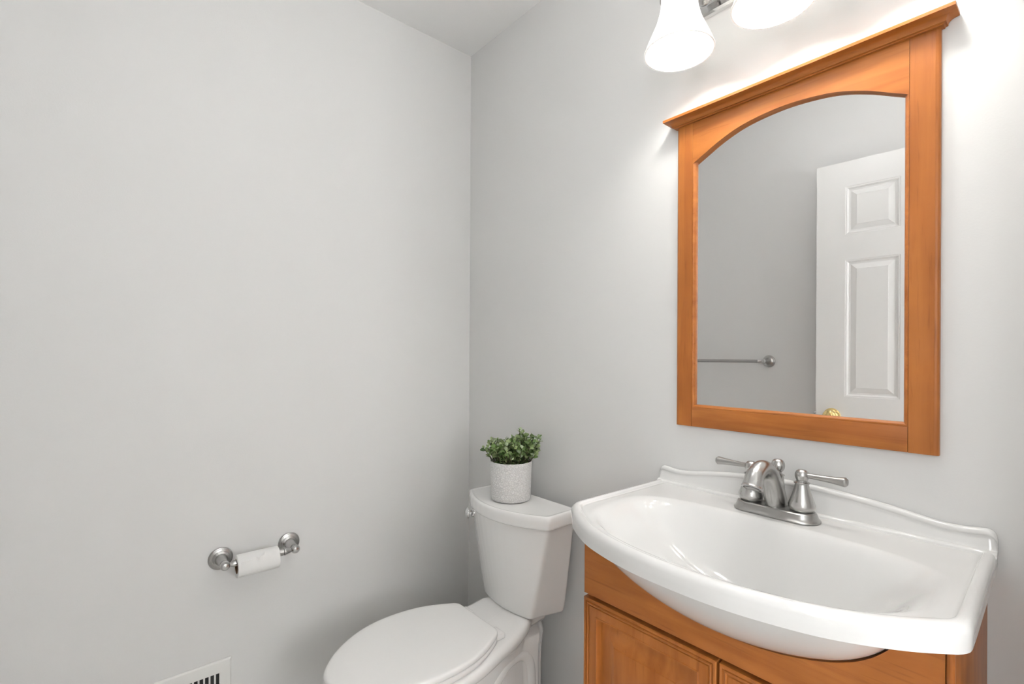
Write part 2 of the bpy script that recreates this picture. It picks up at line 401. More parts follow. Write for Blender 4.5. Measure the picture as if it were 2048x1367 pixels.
for x0, x1 in ((VX0 - .0005, XC - .0026), (XC + .0026, VX1 - .0095)):
    b = MB(); z0, z1 = .10, .6345; yf = VYF - .002
    steps = [(0, -.018), (0, -.0020), (.0010, -.0006), (.0022, 0), (.0060, 0), (.0068, -.0030), (.0082, -.0034), (.0092, -.0014), (.0112, -.0002), (.0132, -.0012), (.0142, -.0036), (.0156, -.0036), (.0164, -.0014), (.034, -.0014), (.0352, .0002), (.0372, .0002), (.0390, -.0030), (.0400, -.0110), (.0415, -.0135), (.0500, -.0140), (.0600, -.0125), (.0820, -.0050), (.0830, -.0030), (.0845, -.0024)]
    panel_relief(b, x0, x1, z0, z1, yf, -1, steps)
    b.add([(x0, yf + .018, z0), (x1, yf + .018, z0), (x1, yf + .018, z1), (x0, yf + .018, z1)], [[3, 2, 1, 0]])
    d = b.build('door', M_wood_z, cab, ang=25)
    b = MB(); kx = XC + (-.028 if x0 < XC - .1 else .028)
    b.lathe([(.006, 0), (.006, .012), (.013, .017), (.015, .022), (.012, .027), (.0001, .029)], (kx, yf + .0008, .42), (0, -1, 0), 24)
    b.build('knob', M_nickel, d)

# ================================================================ SINK TOP
sink = thing('vanity_sink', 'white glossy vanity sink top with bowed front and low backsplash', 'sink', (XC, -.2, .8135))
half = [(0, -.500), (.05, -.4985), (.10, -.4925), (.15, -.481), (.20, -.4645), (.25, -.437), (.29, -.4075), (.318, -.3805)]
fy = half[-1][1]
arc = [(s, cinterp(half, s)) for s in [i * .318 / 40 for i in range(41)]]
corner = [(.324, -.3745), (.329, -.3665), (.3325, -.357), (.3335, -.346)]
right = arc + corner + [(.333, -.30), (.331, -.20), (.329, -.10), (.328, -.004)]
poly = [(XC + a, c) for a, c in right] + [(XC - a, c) for a, c in right[::-1] if a > 1e-9]   # CCW: front centre -> right -> back -> left
NP = 320
out = resample(poly, NP)
ZD, ZR, ZB = .8435, .8500, .8140
yback = -.020
def clampb(pts):     # keep the back edge in a straight line under the backsplash
    return [Vector((p.x, min(p.y, yback))) if p.y > yback else p for p in pts]
WH, DH = .3335, .496
def ring(d, z):
    """inset ring: sides and bowed front move in by d, the wall edge stays"""
    rr = []
    for p in out:
        dx = p.x - XC
        rr.append((XC + dx * (WH - d) / WH, -.004 + (p.y + .004) * (DH - d) / DH, z))
    return rr
def smin(a, c, k):
    h = max(k - abs(a - c), 0) / k; return min(a, c) - h * h * k * .25
TH = .013
def inner(x, y):
    dx = x - XC - .004; v = y + .25
    r = .693 + 1.72 * dx * dx + 60 * dx ** 6
    return r + ((1.5 * v * v + 46 * v ** 4) if v < 0 else (4.0 * v * v + 560 * v ** 4))
def top(x, y):
    return smin(ZD, max(inner(x, y), belly(x, y) + .010), .040)
rim = [(0, ZB), (0, ZB + .004), (-.0006, ZB + .012), (-.0006, .838), (.0004, .8425), (.0030, .8470), (.0070, .8495), (.0115, ZR), (.0145, .8494), (.0162, .8480), (.0172, .8460), (.0182, .8436), (.0200, .8428), (.0225, ZD)]
rings = []
for d, z in rim: rings.append(ring(d, z))
last = rings[-1]; cen = Vector((XC + .004, -.262))
NR = 56
for k in range(1, NR):
    t = k / NR; s = 1 - t
    rr = []
    for p in last:
        x = cen.x + (p[0] - cen.x) * s; y = cen.y + (p[1] - cen.y) * s
        z = lerp(p[2], top(x, y), min(1, t * 10)); rr.append((x, y, z))
    rings.append(rr)
# underside
und = []
for k in range(1, NR):
    s = 1 - k / NR
    und.append([(cen.x + (p[0] - cen.x) * s, cen.y + (p[1] - cen.y) * s, smin(ZB, belly(cen.x + (p[0] - cen.x) * s, cen.y + (p[1] - cen.y) * s), .004)) for p in rings[0]])
b = MB(); b.loft(und[::-1] + rings, True, True, True); b.build('basin', M_marble, sink, ang=50)
# backsplash: sections along x
sp = [(0, .9075), (.05, .9068), (.10, .9035), (.15, .8985), (.19, .8930), (.225, .8870), (.255, .8830), (.28, .8822), (.305, .8850), (.316, .8862), (.322, .8845), (.3268, .8795), (.329, .870)]
b = MB(); secs = []
S = [-.329, -.3275, -.325, -.321, -.316, -.31] + [lerp(-.30, .30, i / 60) for i in range(61)] + [.31, .316, .321, .325, .3275, .329]
for s in S:
    zt = cinterp(sp, abs(s)); x = XC + s
    e = max(0, (abs(s) - .312) / .017); sh = .0035 * e * e
    z0 = .842
    sec = [(-.0025, z0), (-.0025, zt - .004), (-.0042, zt - .0010), (-.0075, zt), (-.0125 + sh, zt), (-.0160 + sh, zt - .0012), (-.0185 + sh, zt - .0042), (-.0190 + sh, zt - .0075), (-.0188 + sh, zt - .0095), (-.0175 + sh, zt - .0110), (-.0172 + sh, zt - .0125)]
    zl = zt - .0125; zb = ZD + .006
    for q in range(1, 6): sec.append((-.0172 + sh - .005 * q / 6, lerp(zl, zb, q / 6)))
    for q in range(0, 7):
        a = q / 6 * PI / 2; sec.append((-.0222 + sh - .009 * math.sin(a) * 1.0, zb + .002 - .009 * (1 - math.cos(PI/2 - a)) * 0 - .0072 * (1 - math.cos(a))))
    sec.append((-.0330, z0))
    secs.append([(x, y, z) for y, z in sec])
b.loft(secs); b.build('backsplash', M_marble, sink, ang=50)
b = MB(); zdr = top(XC, -.27); b.lathe([(.001, -.004), (.022, -.004), (.0225, .0015), (.020, .0028), (.0165, .002), (.016, .001), (.0155, .0045), (.010, .006), (.0001, .0065)], (XC, -.27, zdr - .001), n=32)
b.build('drain', M_nickel, sink)

# ================================================================ FAUCET
FX, FY, FZ = 1.2435, -.075, ZD + .0012
fau = thing('faucet', 'brushed nickel two-handle bathroom faucet with arched spout on white sink', 'faucet', (FX, FY, FZ))
def stadium(hl, r, n=24):
    pts = []
    for k in range(n + 1): a = -PI/2 + PI * k / n; pts.append((hl + r * math.cos(a), r * math.sin(a)))
    for k in range(n + 1): a = PI/2 + PI * k / n; pts.append((-hl + r * math.cos(a), r * math.sin(a)))
    return pts
b = MB(); rings = []
for r, z in [(.0350, 0), (.0355, .0015), (.0350, .0030), (.0325, .0050), (.0305, .0090), (.0290, .0140), (.0280, .0165), (.0262, .0178), (.0250, .0176), (.0245, .0186), (.022, .0190), (.012, .0192)]:
    rings.append([(FX + x, FY + y, FZ + z) for x, y in stadium(.0505, r)])
b.loft(rings); b.build('base_plate', M_nickel_h, fau, ang=30)
HB = FZ + .0190
for sx in (-1, 1):
    hx = FX + sx * .0515
    b = MB()
    b.lathe([(.0180, -.001), (.0205, .0005), (.0235, .004), (.0250, .009), (.0252, .0125), (.0238, .017), (.0238, .0175), (.0222, .022), (.0195, .030), (.0165, .039), (.0143, .047), (.0132, .053), (.0128, .0555), (.0128, .0562), (.0150, .0575), (.0152, .0588), (.0125, .0602), (.0105, .0615), (.0104, .063), (.0115, .0655), (.0128, .0695), (.0131, .0735), (.0124, .0780), (.0104, .0822), (.0068, .0850), (.0001, .0860)], (hx, FY, HB))
    h = b.build('handle', M_nickel, fau, ang=25)
    b = MB(); zz = HB + .0745
    p0 = Vector((hx + sx * .0095, FY, zz)); dirn = Vector((sx, .03, -.015 if sx > 0 else .0)).normalized()
    prof = [(.0052, 0), (.0052, .006), (.0056, .02), (.0064, .036), (.0076, .052), (.0088, .061), (.0093, .0645), (.0095, .0665), (.0089, .0680), (.0060, .0712), (.0001, .0722)]
    b.lathe(prof, p0, dirn, 28); b.build('lever', M_nickel_h, h, ang=25)
# spout: a body rising from the plate, arching forward and down
b = MB()
path = spline([(FX, FY + .006, HB - .004), (FX, FY - .002, HB + .018), (FX, FY - .018, HB + .050), (FX, FY - .042, HB + .078), (FX, FY - .071, HB + .0885), (FX, FY - .100, HB + .0785), (FX, FY - .1135, HB + .0565)], 7)
rad = [(cinterp([(0, .0215), (.2, .0205), (.4, .0185), (.6, .0172), (.8, .0170), (.92, .0180), (1, .0195)], i / (len(path) - 1)), cinterp([(0, .0285), (.2, .0265), (.4, .0215), (.6, .0172), (.8, .0168), (.92, .0178), (1, .0195)], i / (len(path) - 1))) for i in range(len(path))]
b.tube(path, rad, 36)
tdir = (path[-1] - path[-2]).normalized()
b.lathe([(.0188, -.003), (.0205, -.0015), (.0212, .0005), (.0205, .0020), (.0170, .0025), (.0165, -.004)], path[-1], tdir, 36, True, True)
spo = b.build('spout', M_nickel, fau, ang=35)
b = MB(); b.lathe([(.0130, -.001), (.0130, .0032), (.0105, .0036), (.0001, .0036)], path[-1], tdir, 24); b.build('aerator', M_nickel_h, spo)
b = MB()
b.lathe([(.0140, 0), (.0145, .02), (.0132, .045), (.0116, .066), (.0112, .070), (.0128, .0715), (.0130, .0735), (.0098, .075), (.0072, .077), (.0075, .080), (.0105, .083), (.0128, .088), (.0135, .0935), (.0128, .099), (.0105, .1038), (.0068, .1065), (.0001, .1075)], (FX, FY + .013, HB - .010), n=32)
b.build('lift_rod', M_nickel, fau, ang=25)

# ================================================================ MIRROR
mir = thing('wall_mirror', 'wood-framed wall mirror with arched top rail and crown above the vanity', 'mirror', (1.235, -.001, 1.40))
MX0, MX1, MZ0, MZ1, MD, MB0 = .9685, 1.5015, 1.0015, 1.789, -.014, -.001
SI0, SI1, RZ = 1.0130, 1.4565, 1.0505
def spline_arch(x):
    return cinterp([(1.013, 1.683), (1.041, 1.6975), (1.082, 1.7185), (1.131, 1.7365), (1.18, 1.7455), (1.235, 1.7490), (1.29, 1.7455), (1.339, 1.7365), (1.388, 1.7185), (1.429, 1.6975), (1.457, 1.683)], x)
def prism_z(b, prof, z0, z1):       # prof: xy polygon
    b.loft([[(x, y, z0) for x, y in prof], [(x, y, z1) for x, y in prof]])
def rnd(a, c, r, n=6): return [(a + r * math.cos(t), c + r * math.sin(t)) for t in [PI * .5 * k / n for k in range(n + 1)]]
for sgn in (1, -1):
    fx = (lambda x: x) if sgn == 1 else (lambda x: 2.47 - x)
    r = .0055
    prof = [(MX0, MB0), (SI0, MB0), (SI0, MD)] + [(MX0 + r + .0015 , MD), (MX0 + r, MD + .0008)] + [(MX0 + r - r * math.sin(t), MD + .0008 + r - r * math.cos(t)) for t in [PI * .5 * k / 6 for k in range(1, 7)]]
    b = MB(); prism_z(b, [(fx(x), y) for x, y in prof], MZ0, MZ1); b.build('stile', M_wood_z, mir, ang=25)
b = MB(); b.box(SI0 + .0003, SI1 - .0003, MD + .0002, MB0, MZ0, RZ, .001); b.build('bottom_rail', M_wood_x, mir)
b = MB(); vs = []; fs = []; N = 60
for i in range(N + 1):
    x = lerp(SI0 + .0003, SI1 - .0003, i / N); z = spline_arch(x)
    vs += [(x, MD + .0002, MZ1), (x, MD + .0002, z), (x, MB0, z), (x, MB0, MZ1)]
for i in range(N):
    for k in range(4): k2 = (k + 1) % 4; fs.append([4*i + k, 4*i + k2, 4*i + 4 + k2, 4*i + 4 + k])
fs += [[0, 1, 2, 3], [4*N + 3, 4*N + 2, 4*N + 1, 4*N]]
b.add(vs, fs); b.build('arched_rail', M_wood_x, mir, ang=35)
# inner bead along both sides and the bottom (mitred)
bead = [(0, MD + .0010), (.0012, MD + .0006), (.0030, MD + .0012), (.0050, MD + .0030), (.0068, MD + .0060), (.0075, MD + .0075), (.0075, MB0 - .0016), (0, MB0 - .0016)]
b = MB(); rg = []
for (cx_, cz_, ux, uz) in ((SI0, 1.688, 1, 0), (SI0, RZ, 1, 1), (SI1, RZ, -1, 1), (SI1, 1.688, -1, 0)):
    rg.append([(cx_ + ux * d, y, cz_ + uz * d) for d, y in bead])
b.loft(rg); b.build('inner_bead', M_wood_x, mir, ang=30)
b = MB(); N = 40; gl = []
top_ = [(lerp(SI0 + .0004, SI1 - .0004, i / N)) for i in range(N + 1)]
pf = [(SI0 + .0004, RZ + .0004)] + [(SI1 - .0004, RZ + .0004)] + [(x, spline_arch(x) - .0004) for x in top_[::-1]]
b.loft([[(x, -.0024, z) for x, z in pf], [(x, -.0012, z) for x, z in pf]]); b.build('mirror_glass', M_mirror, mir, smooth=False)
# crown: profile swept round front and both ends, mitred
cp = [(.0005, 1.7888), (.0055, 1.7888), (.0062, 1.7905), (.0075, 1.7912), (.0110, 1.7912), (.0114, 1.7940), (.0122, 1.7962), (.0145, 1.7985), (.0180, 1.8005), (.0225, 1.8018), (.0290, 1.8026), (.0310, 1.8030), (.0312, 1.8085), (.0306, 1.8095)]
# outward distance from the frame front / ends, height
ex = 1.0
secs = []
cpx = [(d * .78, z) for d, z in cp]
secs.append([(MX0 - dx_, MB0, z) for dx_, z in cpx]); secs.append([(MX0 - dx_, MD - d, z) for (dx_, z), (d, _) in zip(cpx, cp)])
secs.append([(MX1 + dx_, MD - d, z) for (dx_, z), (d, _) in zip(cpx, cp)]); secs.append([(MX1 + dx_, MB0, z) for dx_, z in cpx])
b = MB(); b.loft(secs, False, False, False)
n = len(cp)
def rect_cap(k): return [secs[0][k], secs[1][k], secs[2][k], secs[3][k]]
b.add(rect_cap(0), [[0, 1, 2, 3]]); b.add(rect_cap(n - 1), [[0, 1, 2, 3]])
b.add(secs[0] + secs[3], [list(range(n)) + [2 * n - 1 - i for i in range(n)]])
b.build('crown', M_wood_x, mir, ang=30)

# ================================================================ VANITY LIGHT
vl = thing('vanity_light', 'three-light nickel wall fixture with white bell glass shades above the mirror', 'wall light', (1.262, -.001, 2.06))
b = MB()
pr = [(-.001, 2.048), (-.014, 2.048), (-.019, 2.052), (-.022, 2.060), (-.024, 2.064), (-.026, 2.075), (-.026, 2.095), (-.024, 2.106), (-.022, 2.110), (-.019, 2.118), (-.014, 2.122), (-.001, 2.122)]
b.loft([[(1.000, y, z) for y, z in pr], [(1.524, y, z) for y, z in pr]]); b.build('backplate', M_chrome, vl, ang=20)
SYc = -.146; SZ = 1.900
shade_prof = [(.0795, 0), (.0800, .0025), (.0785, .006), (.0755, .014), (.0715, .024), (.0660, .036), (.0600, .050), (.0545, .062), (.0495, .076), (.0455, .090), (.0425, .105), (.0410, .120), (.0405, .135), (.0400, .146)]
for bx_ in BULB_X:
    b = MB(); path = spline([(bx_, -.024, 2.088), (bx_, -.060, 2.092), (bx_, -.105, 2.112), (bx_, -.138, 2.112), (bx_, SYc, 2.085)], 6)
    b.tube(path, .0075, 14); b.lathe([(.020, 0), (.020, .004), (.014, .008), (.009, .012)], (bx_, -.0258, 2.088), (0, -1, 0), 24)
    b.build('arm', M_nickel, vl)
    b = MB(); b.lathe([(.0425, 2.028), (.0440, 2.029), (.0440, 2.062), (.0405, 2.072), (.022, 2.080), (.012, 2.090), (.0001, 2.091)], (bx_, SYc, 0), n=40)
    fit = b.build('fitter', M_nickel, vl, ang=30)
    for a in (210, 330, 90):
        dv = Vector((math.cos(math.radians(a)), math.sin(math.radians(a)), 0))
        b = MB(); b.lathe([(.002, 0), (.002, .007), (.0048, .0075), (.0052, .0110), (.0040, .0125), (.0001, .0130)], Vector((bx_, SYc, 2.046)) + dv * .0432, dv, 16); b.build('thumbscrew', M_nickel, fit)
    b = MB()
    full = shade_prof + [(r - .0032, z) for r, z in shade_prof[::-1]]
    n = 64
    ringsS = []
    for r, z in full:
        ringsS.append([(bx_ + r * math.cos(2*PI*i/n), SYc + r * math.sin(2*PI*i/n), SZ + z) for i in range(n)])
    b.loft(ringsS, True, False, False, wrap=True)
    b.build('shade', M_shade, vl, ang=60)
    b = MB(); b.lathe([(.0125, 2.060), (.0130, 2.030), (.0150, 2.020), (.0220, 2.005), (.0275, 1.985), (.0290, 1.968), (.0265, 1.952), (.0185, 1.940), (.0001, 1.935)], (bx_, SYc, 0), n=32)
    bu = b.build('bulb', M_bulb, vl)
    bu['label'] = 'lit white bulb'

# ================================================================ TOILET
TX = .468
toi = thing('toilet', 'white two-piece toilet with closed lid beside the vanity', 'toilet', (TX, -.40, 0))
# tank
def tank_ring(z, wf, wb, yf, yb, bow, rc, sh=0.0):
    pts = [(-wb, yb), (-wf, yf)] + [(-wf + 2 * wf * k / 12, yf - bow * (1 - (2 * k / 12 - 1) ** 2)) for k in range(1, 12)] + [(wf, yf), (wb, yb)]
    rads = [.012, rc] + [0] * 11 + [rc, .012]
    p = roundpoly(pts, rads, 6)
    return [(TX + sh + q.x, q.y, z) for q in resample(p, 160)]
b = MB(); rings = []
TZ0, TZ1 = .372, .662
for k in range(15):
    t = k / 14; z = lerp(TZ0, TZ1, t)
    ee = t ** .9
    wf = lerp(.117, .197, ee); wb = lerp(.150, .199, ee); yf = lerp(-.174, -.165, ee); bow = lerp(.020, .066, ee)
    rings.append(tank_ring(z, wf, wb, yf, -.050, bow, .014, lerp(-.010, -.022, ee)))
r0 = rings[0]; cc = Vector((TX - .016, -.115, 0))
def shrink(r, s, z): return [(cc.x + (p[0] - cc.x) * s, cc.y + (p[1] - cc.y) * s, z) for p in r]
rings = [shrink(r0, .90, TZ0 - .004), shrink(r0, .955, TZ0 - .003), shrink(r0, .985, TZ0 - .0005)] + rings
rings[3] = shrink(rings[3], 1.0, TZ0 + .004)
b.loft(rings); b.build('tank', M_porc, toi, ang=40)
b = MB(); rings = []
lo = tank_ring(0, .2085, .2075, -.169, -.044, .073, .020, -.022)
for s, z in [(.93, .6625), (.975, .6625), (.99, .6640), (.998, .667), (1.0, .672), (1.0, .686), (.997, .692), (.988, .6975), (.974, .7015), (.955, .7035), (.93, .7035), (.915, .7022), (.88, .7020), (.5, .7020)]:
    rings.append(shrink(lo, s, z))
b.loft(rings); b.build('tank_lid', M_porc, toi, ang=40)
LV = Vector((TX - .184, -.184, .631)); LA = Vector((-.42, -.9, .05)).normalized()
b = MB(); b.lathe([(.0150, -.006), (.0150, .004), (.0075, .006), (.0075, .013), (.0185, .014), (.0200, .0165), (.0200, .0185), (.0180, .0225), (.0130, .0265), (.0065, .0285), (.0001, .0290)], LV, LA, 36)
fl = b.build('flush_lever', M_chrome, toi); fl['label'] = 'chrome flush lever'
# bowl
SZL = .385            # top of lid
def egg(a, y0, y1, n=120, sq=2.0, back=.0):
    """closed outline: width a at widest, from back y0 to front y1 (front is more negative)"""
    pts = []
    yc = lerp(y0, y1, .45)
    for k in range(n):
        t = 2 * PI * k / n; c, s = math.cos(t), math.sin(t)
        x = a * (abs(c) ** (2 / sq)) * (1 if c >= 0 else -1)
        if s >= 0: e = 2.9; x = a * (abs(c) ** (2 / e)) * (1 if c >= 0 else -1); y = yc + (y0 - yc) * abs(s) ** (2 / e)
        else: y = yc + (y1 - yc) * abs(s)
        pts.append(Vector((x, y)))
    return pts
lid_tab = [(-.2955, .095), (-.2975, .101), (-.303, .108), (-.318, .118), (-.345, .1335), (-.385, .1530), (-.43, .1665), (-.48, .1730), (-.52, .1735), (-.56, .1690), (-.60, .1585), (-.64, .1405), (-.68, .1150), (-.71, .0895), (-.735, .0615), (-.752, .0360), (-.7595, .0170), (-.7615, .0)]
lt2 = [(-y, x) for y, x in lid_tab]
def lid_outline(grow=0.0, yb=None):
    ys = [.2955 + (.7615 - .2955) * (1 - math.cos(PI * k / 60)) / 2 for k in range(61)]
    R = [(cinterp(lt2, y), -y) for y in ys]
    pl = [(x, y) for x, y in R[::-1]] + [(-x, y) for x, y in R]
    P = [Vector(p) for p in pl]
    # order: tip -> right side -> back right -> back left -> left side -> tip  (CCW seen from above)
    Q = resample([(p.x, p.y) for p in P[1:]], 200)
    return Q
LO = lid_outline()
def lring(d, z, dy=0):
    q = inset(LO, d)
    for _ in range(3): q = [(q[i - 1] + q[i] * 2 + q[(i + 1) % 200]) / 4 for i in range(200)]
    return [(TX + p.x, p.y + dy, z) for p in q]
def lscale(s, z):
    return [(TX + p.x * s, -.52 + (p.y + .52) * s, z) for p in LO]
b = MB(); zt = SZL
b.loft([lring(.010, zt - .017), lring(.003, zt - .017), lring(.0008, zt - .0155), lring(0, zt - .012), lring(0, zt - .007), lring(.0012, zt - .0035), lring(.004, zt - .0012), lring(.009, zt - .0003), lscale(.88, zt), lscale(.5, zt + .0015), lscale(.15, zt + .002)])
b.build('seat_lid', M_plastic, toi, ang=50)
b = MB(); zs_ = zt - .0185
b.loft([lring(.012, zs_ - .016), lring(.004, zs_ - .016), lring(.002, zs_ - .014), lring(.0015, zs_ - .008), lring(.002, zs_ - .003), lring(.004, zs_ - .0006), lring(.012, zs_)])
b.build('seat', M_plastic, toi, ang=50)
for sx in (-1, 1):
    b = MB(); hx = TX + sx * .078
    b.box(hx - .024, hx + .024, -.300, -.268, .3480, .3655, .006, 3); b.build('seat_hinge', M_plastic, toi)
# ceramic bowl: rim slab (with the deck running back to the tank) lofted down to a pedestal
RZT = .349
def bowl_outline(sx=1.0, d=0.0):
    # half-width against y: deck behind, bowl in front
    tab = [(.058, .068), (.10, .073), (.135, .078), (.150, .085), (.162, .095), (.175, .1045), (.190, .112), (.207, .1180), (.257, .1290), (.298, .1375), (.345, .1525), (.40, .1680), (.45, .1755), (.50, .1780), (.55, .1745), (.60, .1640), (.65, .1440), (.69, .1190), (.72, .0930), (.745, .0600), (.758, .0330), (.763, .0)]
    ys = [.058 + (.763 - .058) * (1 - math.cos(PI * k / 80)) / 2 for k in range(81)]
    Rr = [(cinterp(tab, y), -y) for y in ys]
    pl = [(x, y) for x, y in Rr[::-1]] + [(-x, y) for x, y in Rr]
    return resample(pl[1:], 260)
BO = bowl_outline()
def deckz(y):           # the deck climbs towards the tank
    return cinterp([(-.9, 0), (-.30, 0), (-.262, .0015), (-.235, .006), (-.212, .013), (-.196, .0185), (-.18, .0195), (-.05, .0195)], y)
def bring(d, z, follow=1.0):
    q = inset(BO, d)
    for _ in range(4): q = [(q[i - 1] + q[i] * 2 + q[(i + 1) % 260]) / 4 for i in range(260)]
    return [(TX + p.x, p.y, z + follow * deckz(p.y)) for p in q]
def hw_at(y):
    best = .001
    for q in BI:
        if abs(q.y - y) < .006: best = max(best, abs(q.x))
    return best
BI = inset(BO, .022)
HW = [hw_at(q.y) for q in BI]
def bmorph(s, z, yb, yf, wid, blend):
    """move the rim outline towards a pedestal section with flat flanks and a round nose"""
    rr = []
    y0 = max(q.y for q in BI); y1 = min(q.y for q in BI)
    for q, h in zip(BI, HW):
        f = (y0 - q.y) / (y0 - y1); g = math.sqrt(max(0, 1 - max(0, (f - .5) / .5) ** 2))
        tx = max(-1, min(1, q.x / h)) * wid * g; ty = lerp(yb, yf, f)
        rr.append((TX + lerp(q.x, tx, blend), lerp(q.y, ty, blend), z))
    return rr
b = MB()
rings = [bring(.060, RZT), bring(.030, RZT), bring(.014, RZT - .0006), bring(.007, RZT - .003), bring(.002, RZT - .008), bring(0, RZT - .015), bring(.0005, RZT - .024, .9), bring(.004, RZT - .034, .8), bring(.010, RZT - .040, .6), bring(.022, RZT - .045, .4)]
for z, yb, yf, wd, bl in [(.2985, -.105, -.700, .110, .45), (.290, -.105, -.69, .100, .75), (.27, -.105, -.67, .092, .95), (.25, -.105, -.65, .089, 1), (.20, -.105, -.61, .087, 1), (.14, -.105, -.59, .087, 1), (.08, -.105, -.58, .092, 1), (.03, -.105, -.59, .100, 1), (.004, -.10, -.60, .106, 1), (0, -.10, -.60, .106, 1)]:
    rings.append(bmorph(1, z, yb, yf, wd, bl))
r0_ = rings[2]; rings = rings[2:]
for f in (.97, .8, .55, .3, .1, .01):
    rings.insert(0, [(TX + (p[0] - TX) * f, p[1] if p[1] < -.08 else p[1], RZT + deckz(p[1])) for p in r0_])
b.loft(rings)
# trapway relief: a raised S-shaped tube half sunk into each flank
for sx in (-1, 1):
    px = .0725
    tp = spline([(TX + sx * px, -.50, .03), (TX + sx * px, -.40, .085), (TX + sx * px, -.335, .150), (TX + sx * px, -.285, .215), (TX + sx * px, -.240, .250), (TX + sx * px, -.190, .257), (TX + sx * px, -.156, .228), (TX + sx * px, -.146, .17), (TX + sx * px, -.144, .06), (TX + sx * px, -.144, .002)], 6)
    b.tube(tp, .0200, 18)
b.build('bowl', M_porc, toi, ang=55)

# ================================================================ POTTED PLANT
PX, PY, PZ = .427, -.130, .7040
plant = thing('potted_plant', 'small leafy green plant in cracked white pot on the toilet tank', 'plant', (PX, PY, PZ))
b = MB(); PH = .128
b.lathe([(.0001, 0), (.060, 0), (.0645, .0015), (.0660, .005), (.0670, .03), (.0690, .09), (.0705, .122), (.0708, .126), (.0700, PH), (.0680, PH), (.0665, .126), (.0655, .116), (.0650, .09), (.0001, .088)], (PX, PY, PZ), n=72, cap0=False, cap1=False)
b.build('pot', M_pot, plant, ang=30)
b = MB(); b.lathe([(.0001, .1005), (.02, .109), (.045, .108), (.0640, .105), (.0640, .092), (.0001, .092)], (PX, PY, PZ), n=40, cap0=False, cap1=False)
b.build('soil', M_soil, plant)
st = MB(); lf = MB()
def leaf(p, d, L, wd, mi):
    d = d.normalized(); up = Vector((0, 0, 1)); sd = d.cross(up)
    if sd.length < .1: sd = Vector((1, 0, 0))
    sd.normalize(); nn = sd.cross(d)
    ro = R0.uniform(-.9, .9); sd2 = sd * math.cos(ro) + nn * math.sin(ro); nn2 = nn * math.cos(ro) - sd * math.sin(ro)
    rows = [(0, .06), (.2, .62), (.45, 1.0), (.7, .86), (.9, .45), (1.0, .05)]
    vs = []; fs = []
    for t, k in rows:
        c = p + d * L * t + nn2 * (L * .22 * (t - t * t) * 1.5)
        h = wd * k / 2
        vs += [c - sd2 * h + nn2 * h * .35, c, c + sd2 * h + nn2 * h * .35]
    for i in range(len(rows) - 1):
        for k in (0, 1): fs.append([3*i + k, 3*i + k + 1, 3*i + 4 + k, 3*i + 3 + k])
    if any(v.z < PZ + .135 and math.hypot(v.x - PX, v.y - PY) > .061 for v in vs): return
    lf.add(vs, fs, mi)
for sidx in range(96):
    a = R0.uniform(0, 2 * PI); rr = .055 * math.sqrt(R0.random())
    base_ = Vector((PX + rr * math.cos(a), PY + rr * math.sin(a), PZ + .104))
    lean = rr / .055
    tilt = lean * R0.uniform(.25, .75)
    H = R0.uniform(.056, .100) * (1 - .15 * lean)
    # the clump is taller to the photo's right of centre
    side = (math.cos(a) * .65 + math.sin(a) * .76)
    H *= 1 + .22 * max(0, side * lean + .25)
    if sidx < 4:
        H = .122 - .006 * sidx; tilt = .12; base_ = Vector((PX + .016 + .007 * sidx, PY + .016 + .004 * sidx, PZ + .104))
    dirh = Vector((math.cos(a), math.sin(a), 0))
    tip = base_ + Vector((0, 0, 1)) * H * math.cos(tilt) + dirh * H * math.sin(tilt)
    mid = base_.lerp(tip, .5) + Vector((0, 0, .006))
    path = spline([base_, mid, tip], 5); st.tube(path, [.0011] * len(path), 6)
    tone = R0.random()
    nl = int(H / .0115)
    for k in range(nl):
        t = .18 + .82 * k / max(nl - 1, 1)
        q = path[min(int(t * (len(path) - 1)), len(path) - 1)]
        fq = t * (len(path) - 1); i0 = min(int(fq), len(path) - 2); q = path[i0].lerp(path[i0 + 1], fq - i0)
        for s in (0, 1):
            aa = k * 1.57 + s * PI + sidx
            el = R0.uniform(.1, .8) + (.6 if t > .92 else 0)
            dd = Vector((math.cos(aa) * math.cos(el), math.sin(aa) * math.cos(el), math.sin(el)))
            L = R0.uniform(.0150, .0225) * (.75 if t > .9 else 1)
            u = R0.random() * .6 + tone * .4 + .25 * (t - .5)
            mi = 0 if u < .24 else 1 if u < .54 else 2 if u < .84 else 3
            leaf(q, dd, L, L * R0.uniform(.6, .82), mi)
st.build('stems', M_stem, plant)
fo = lf.build('leaves', M_leaf, plant, ang=80)

# ================================================================ TOILET PAPER HOLDER AND ROLL
tph = thing('toilet_paper_holder', 'brushed nickel two-post toilet paper holder on the left wall', 'toilet paper holder', (0, -.8115, .572))
HZ = .5725; HX = .070; Y0, Y1 = -.908, -.715
for y in (Y0, Y1):
    b = MB()
    b.lathe([(.0325, .0005), (.0330, .002), (.0330, .0040), (.0310, .0062), (.0295, .0068), (.0285, .0085), (.0255, .0098), (.0240, .0104), (.0225, .0122), (.0190, .0140), (.0170, .0150), (.0165, .0180), (.0148, .0260), (.0132, .0360), (.0118, .0460), (.0108, .0560)], (0, y, HZ), (1, 0, 0), 48)
    b.lathe([(.0108, .0540), (.0112, .0590), (.0128, .0640), (.0134, .0700), (.0122, .0765), (.0085, .0815), (.0001, .0835)], (0, y, HZ), (1, 0, 0), 32)
    b.build('post', M_nickel, tph, ang=22)
b = MB(); L = Y1 - Y0
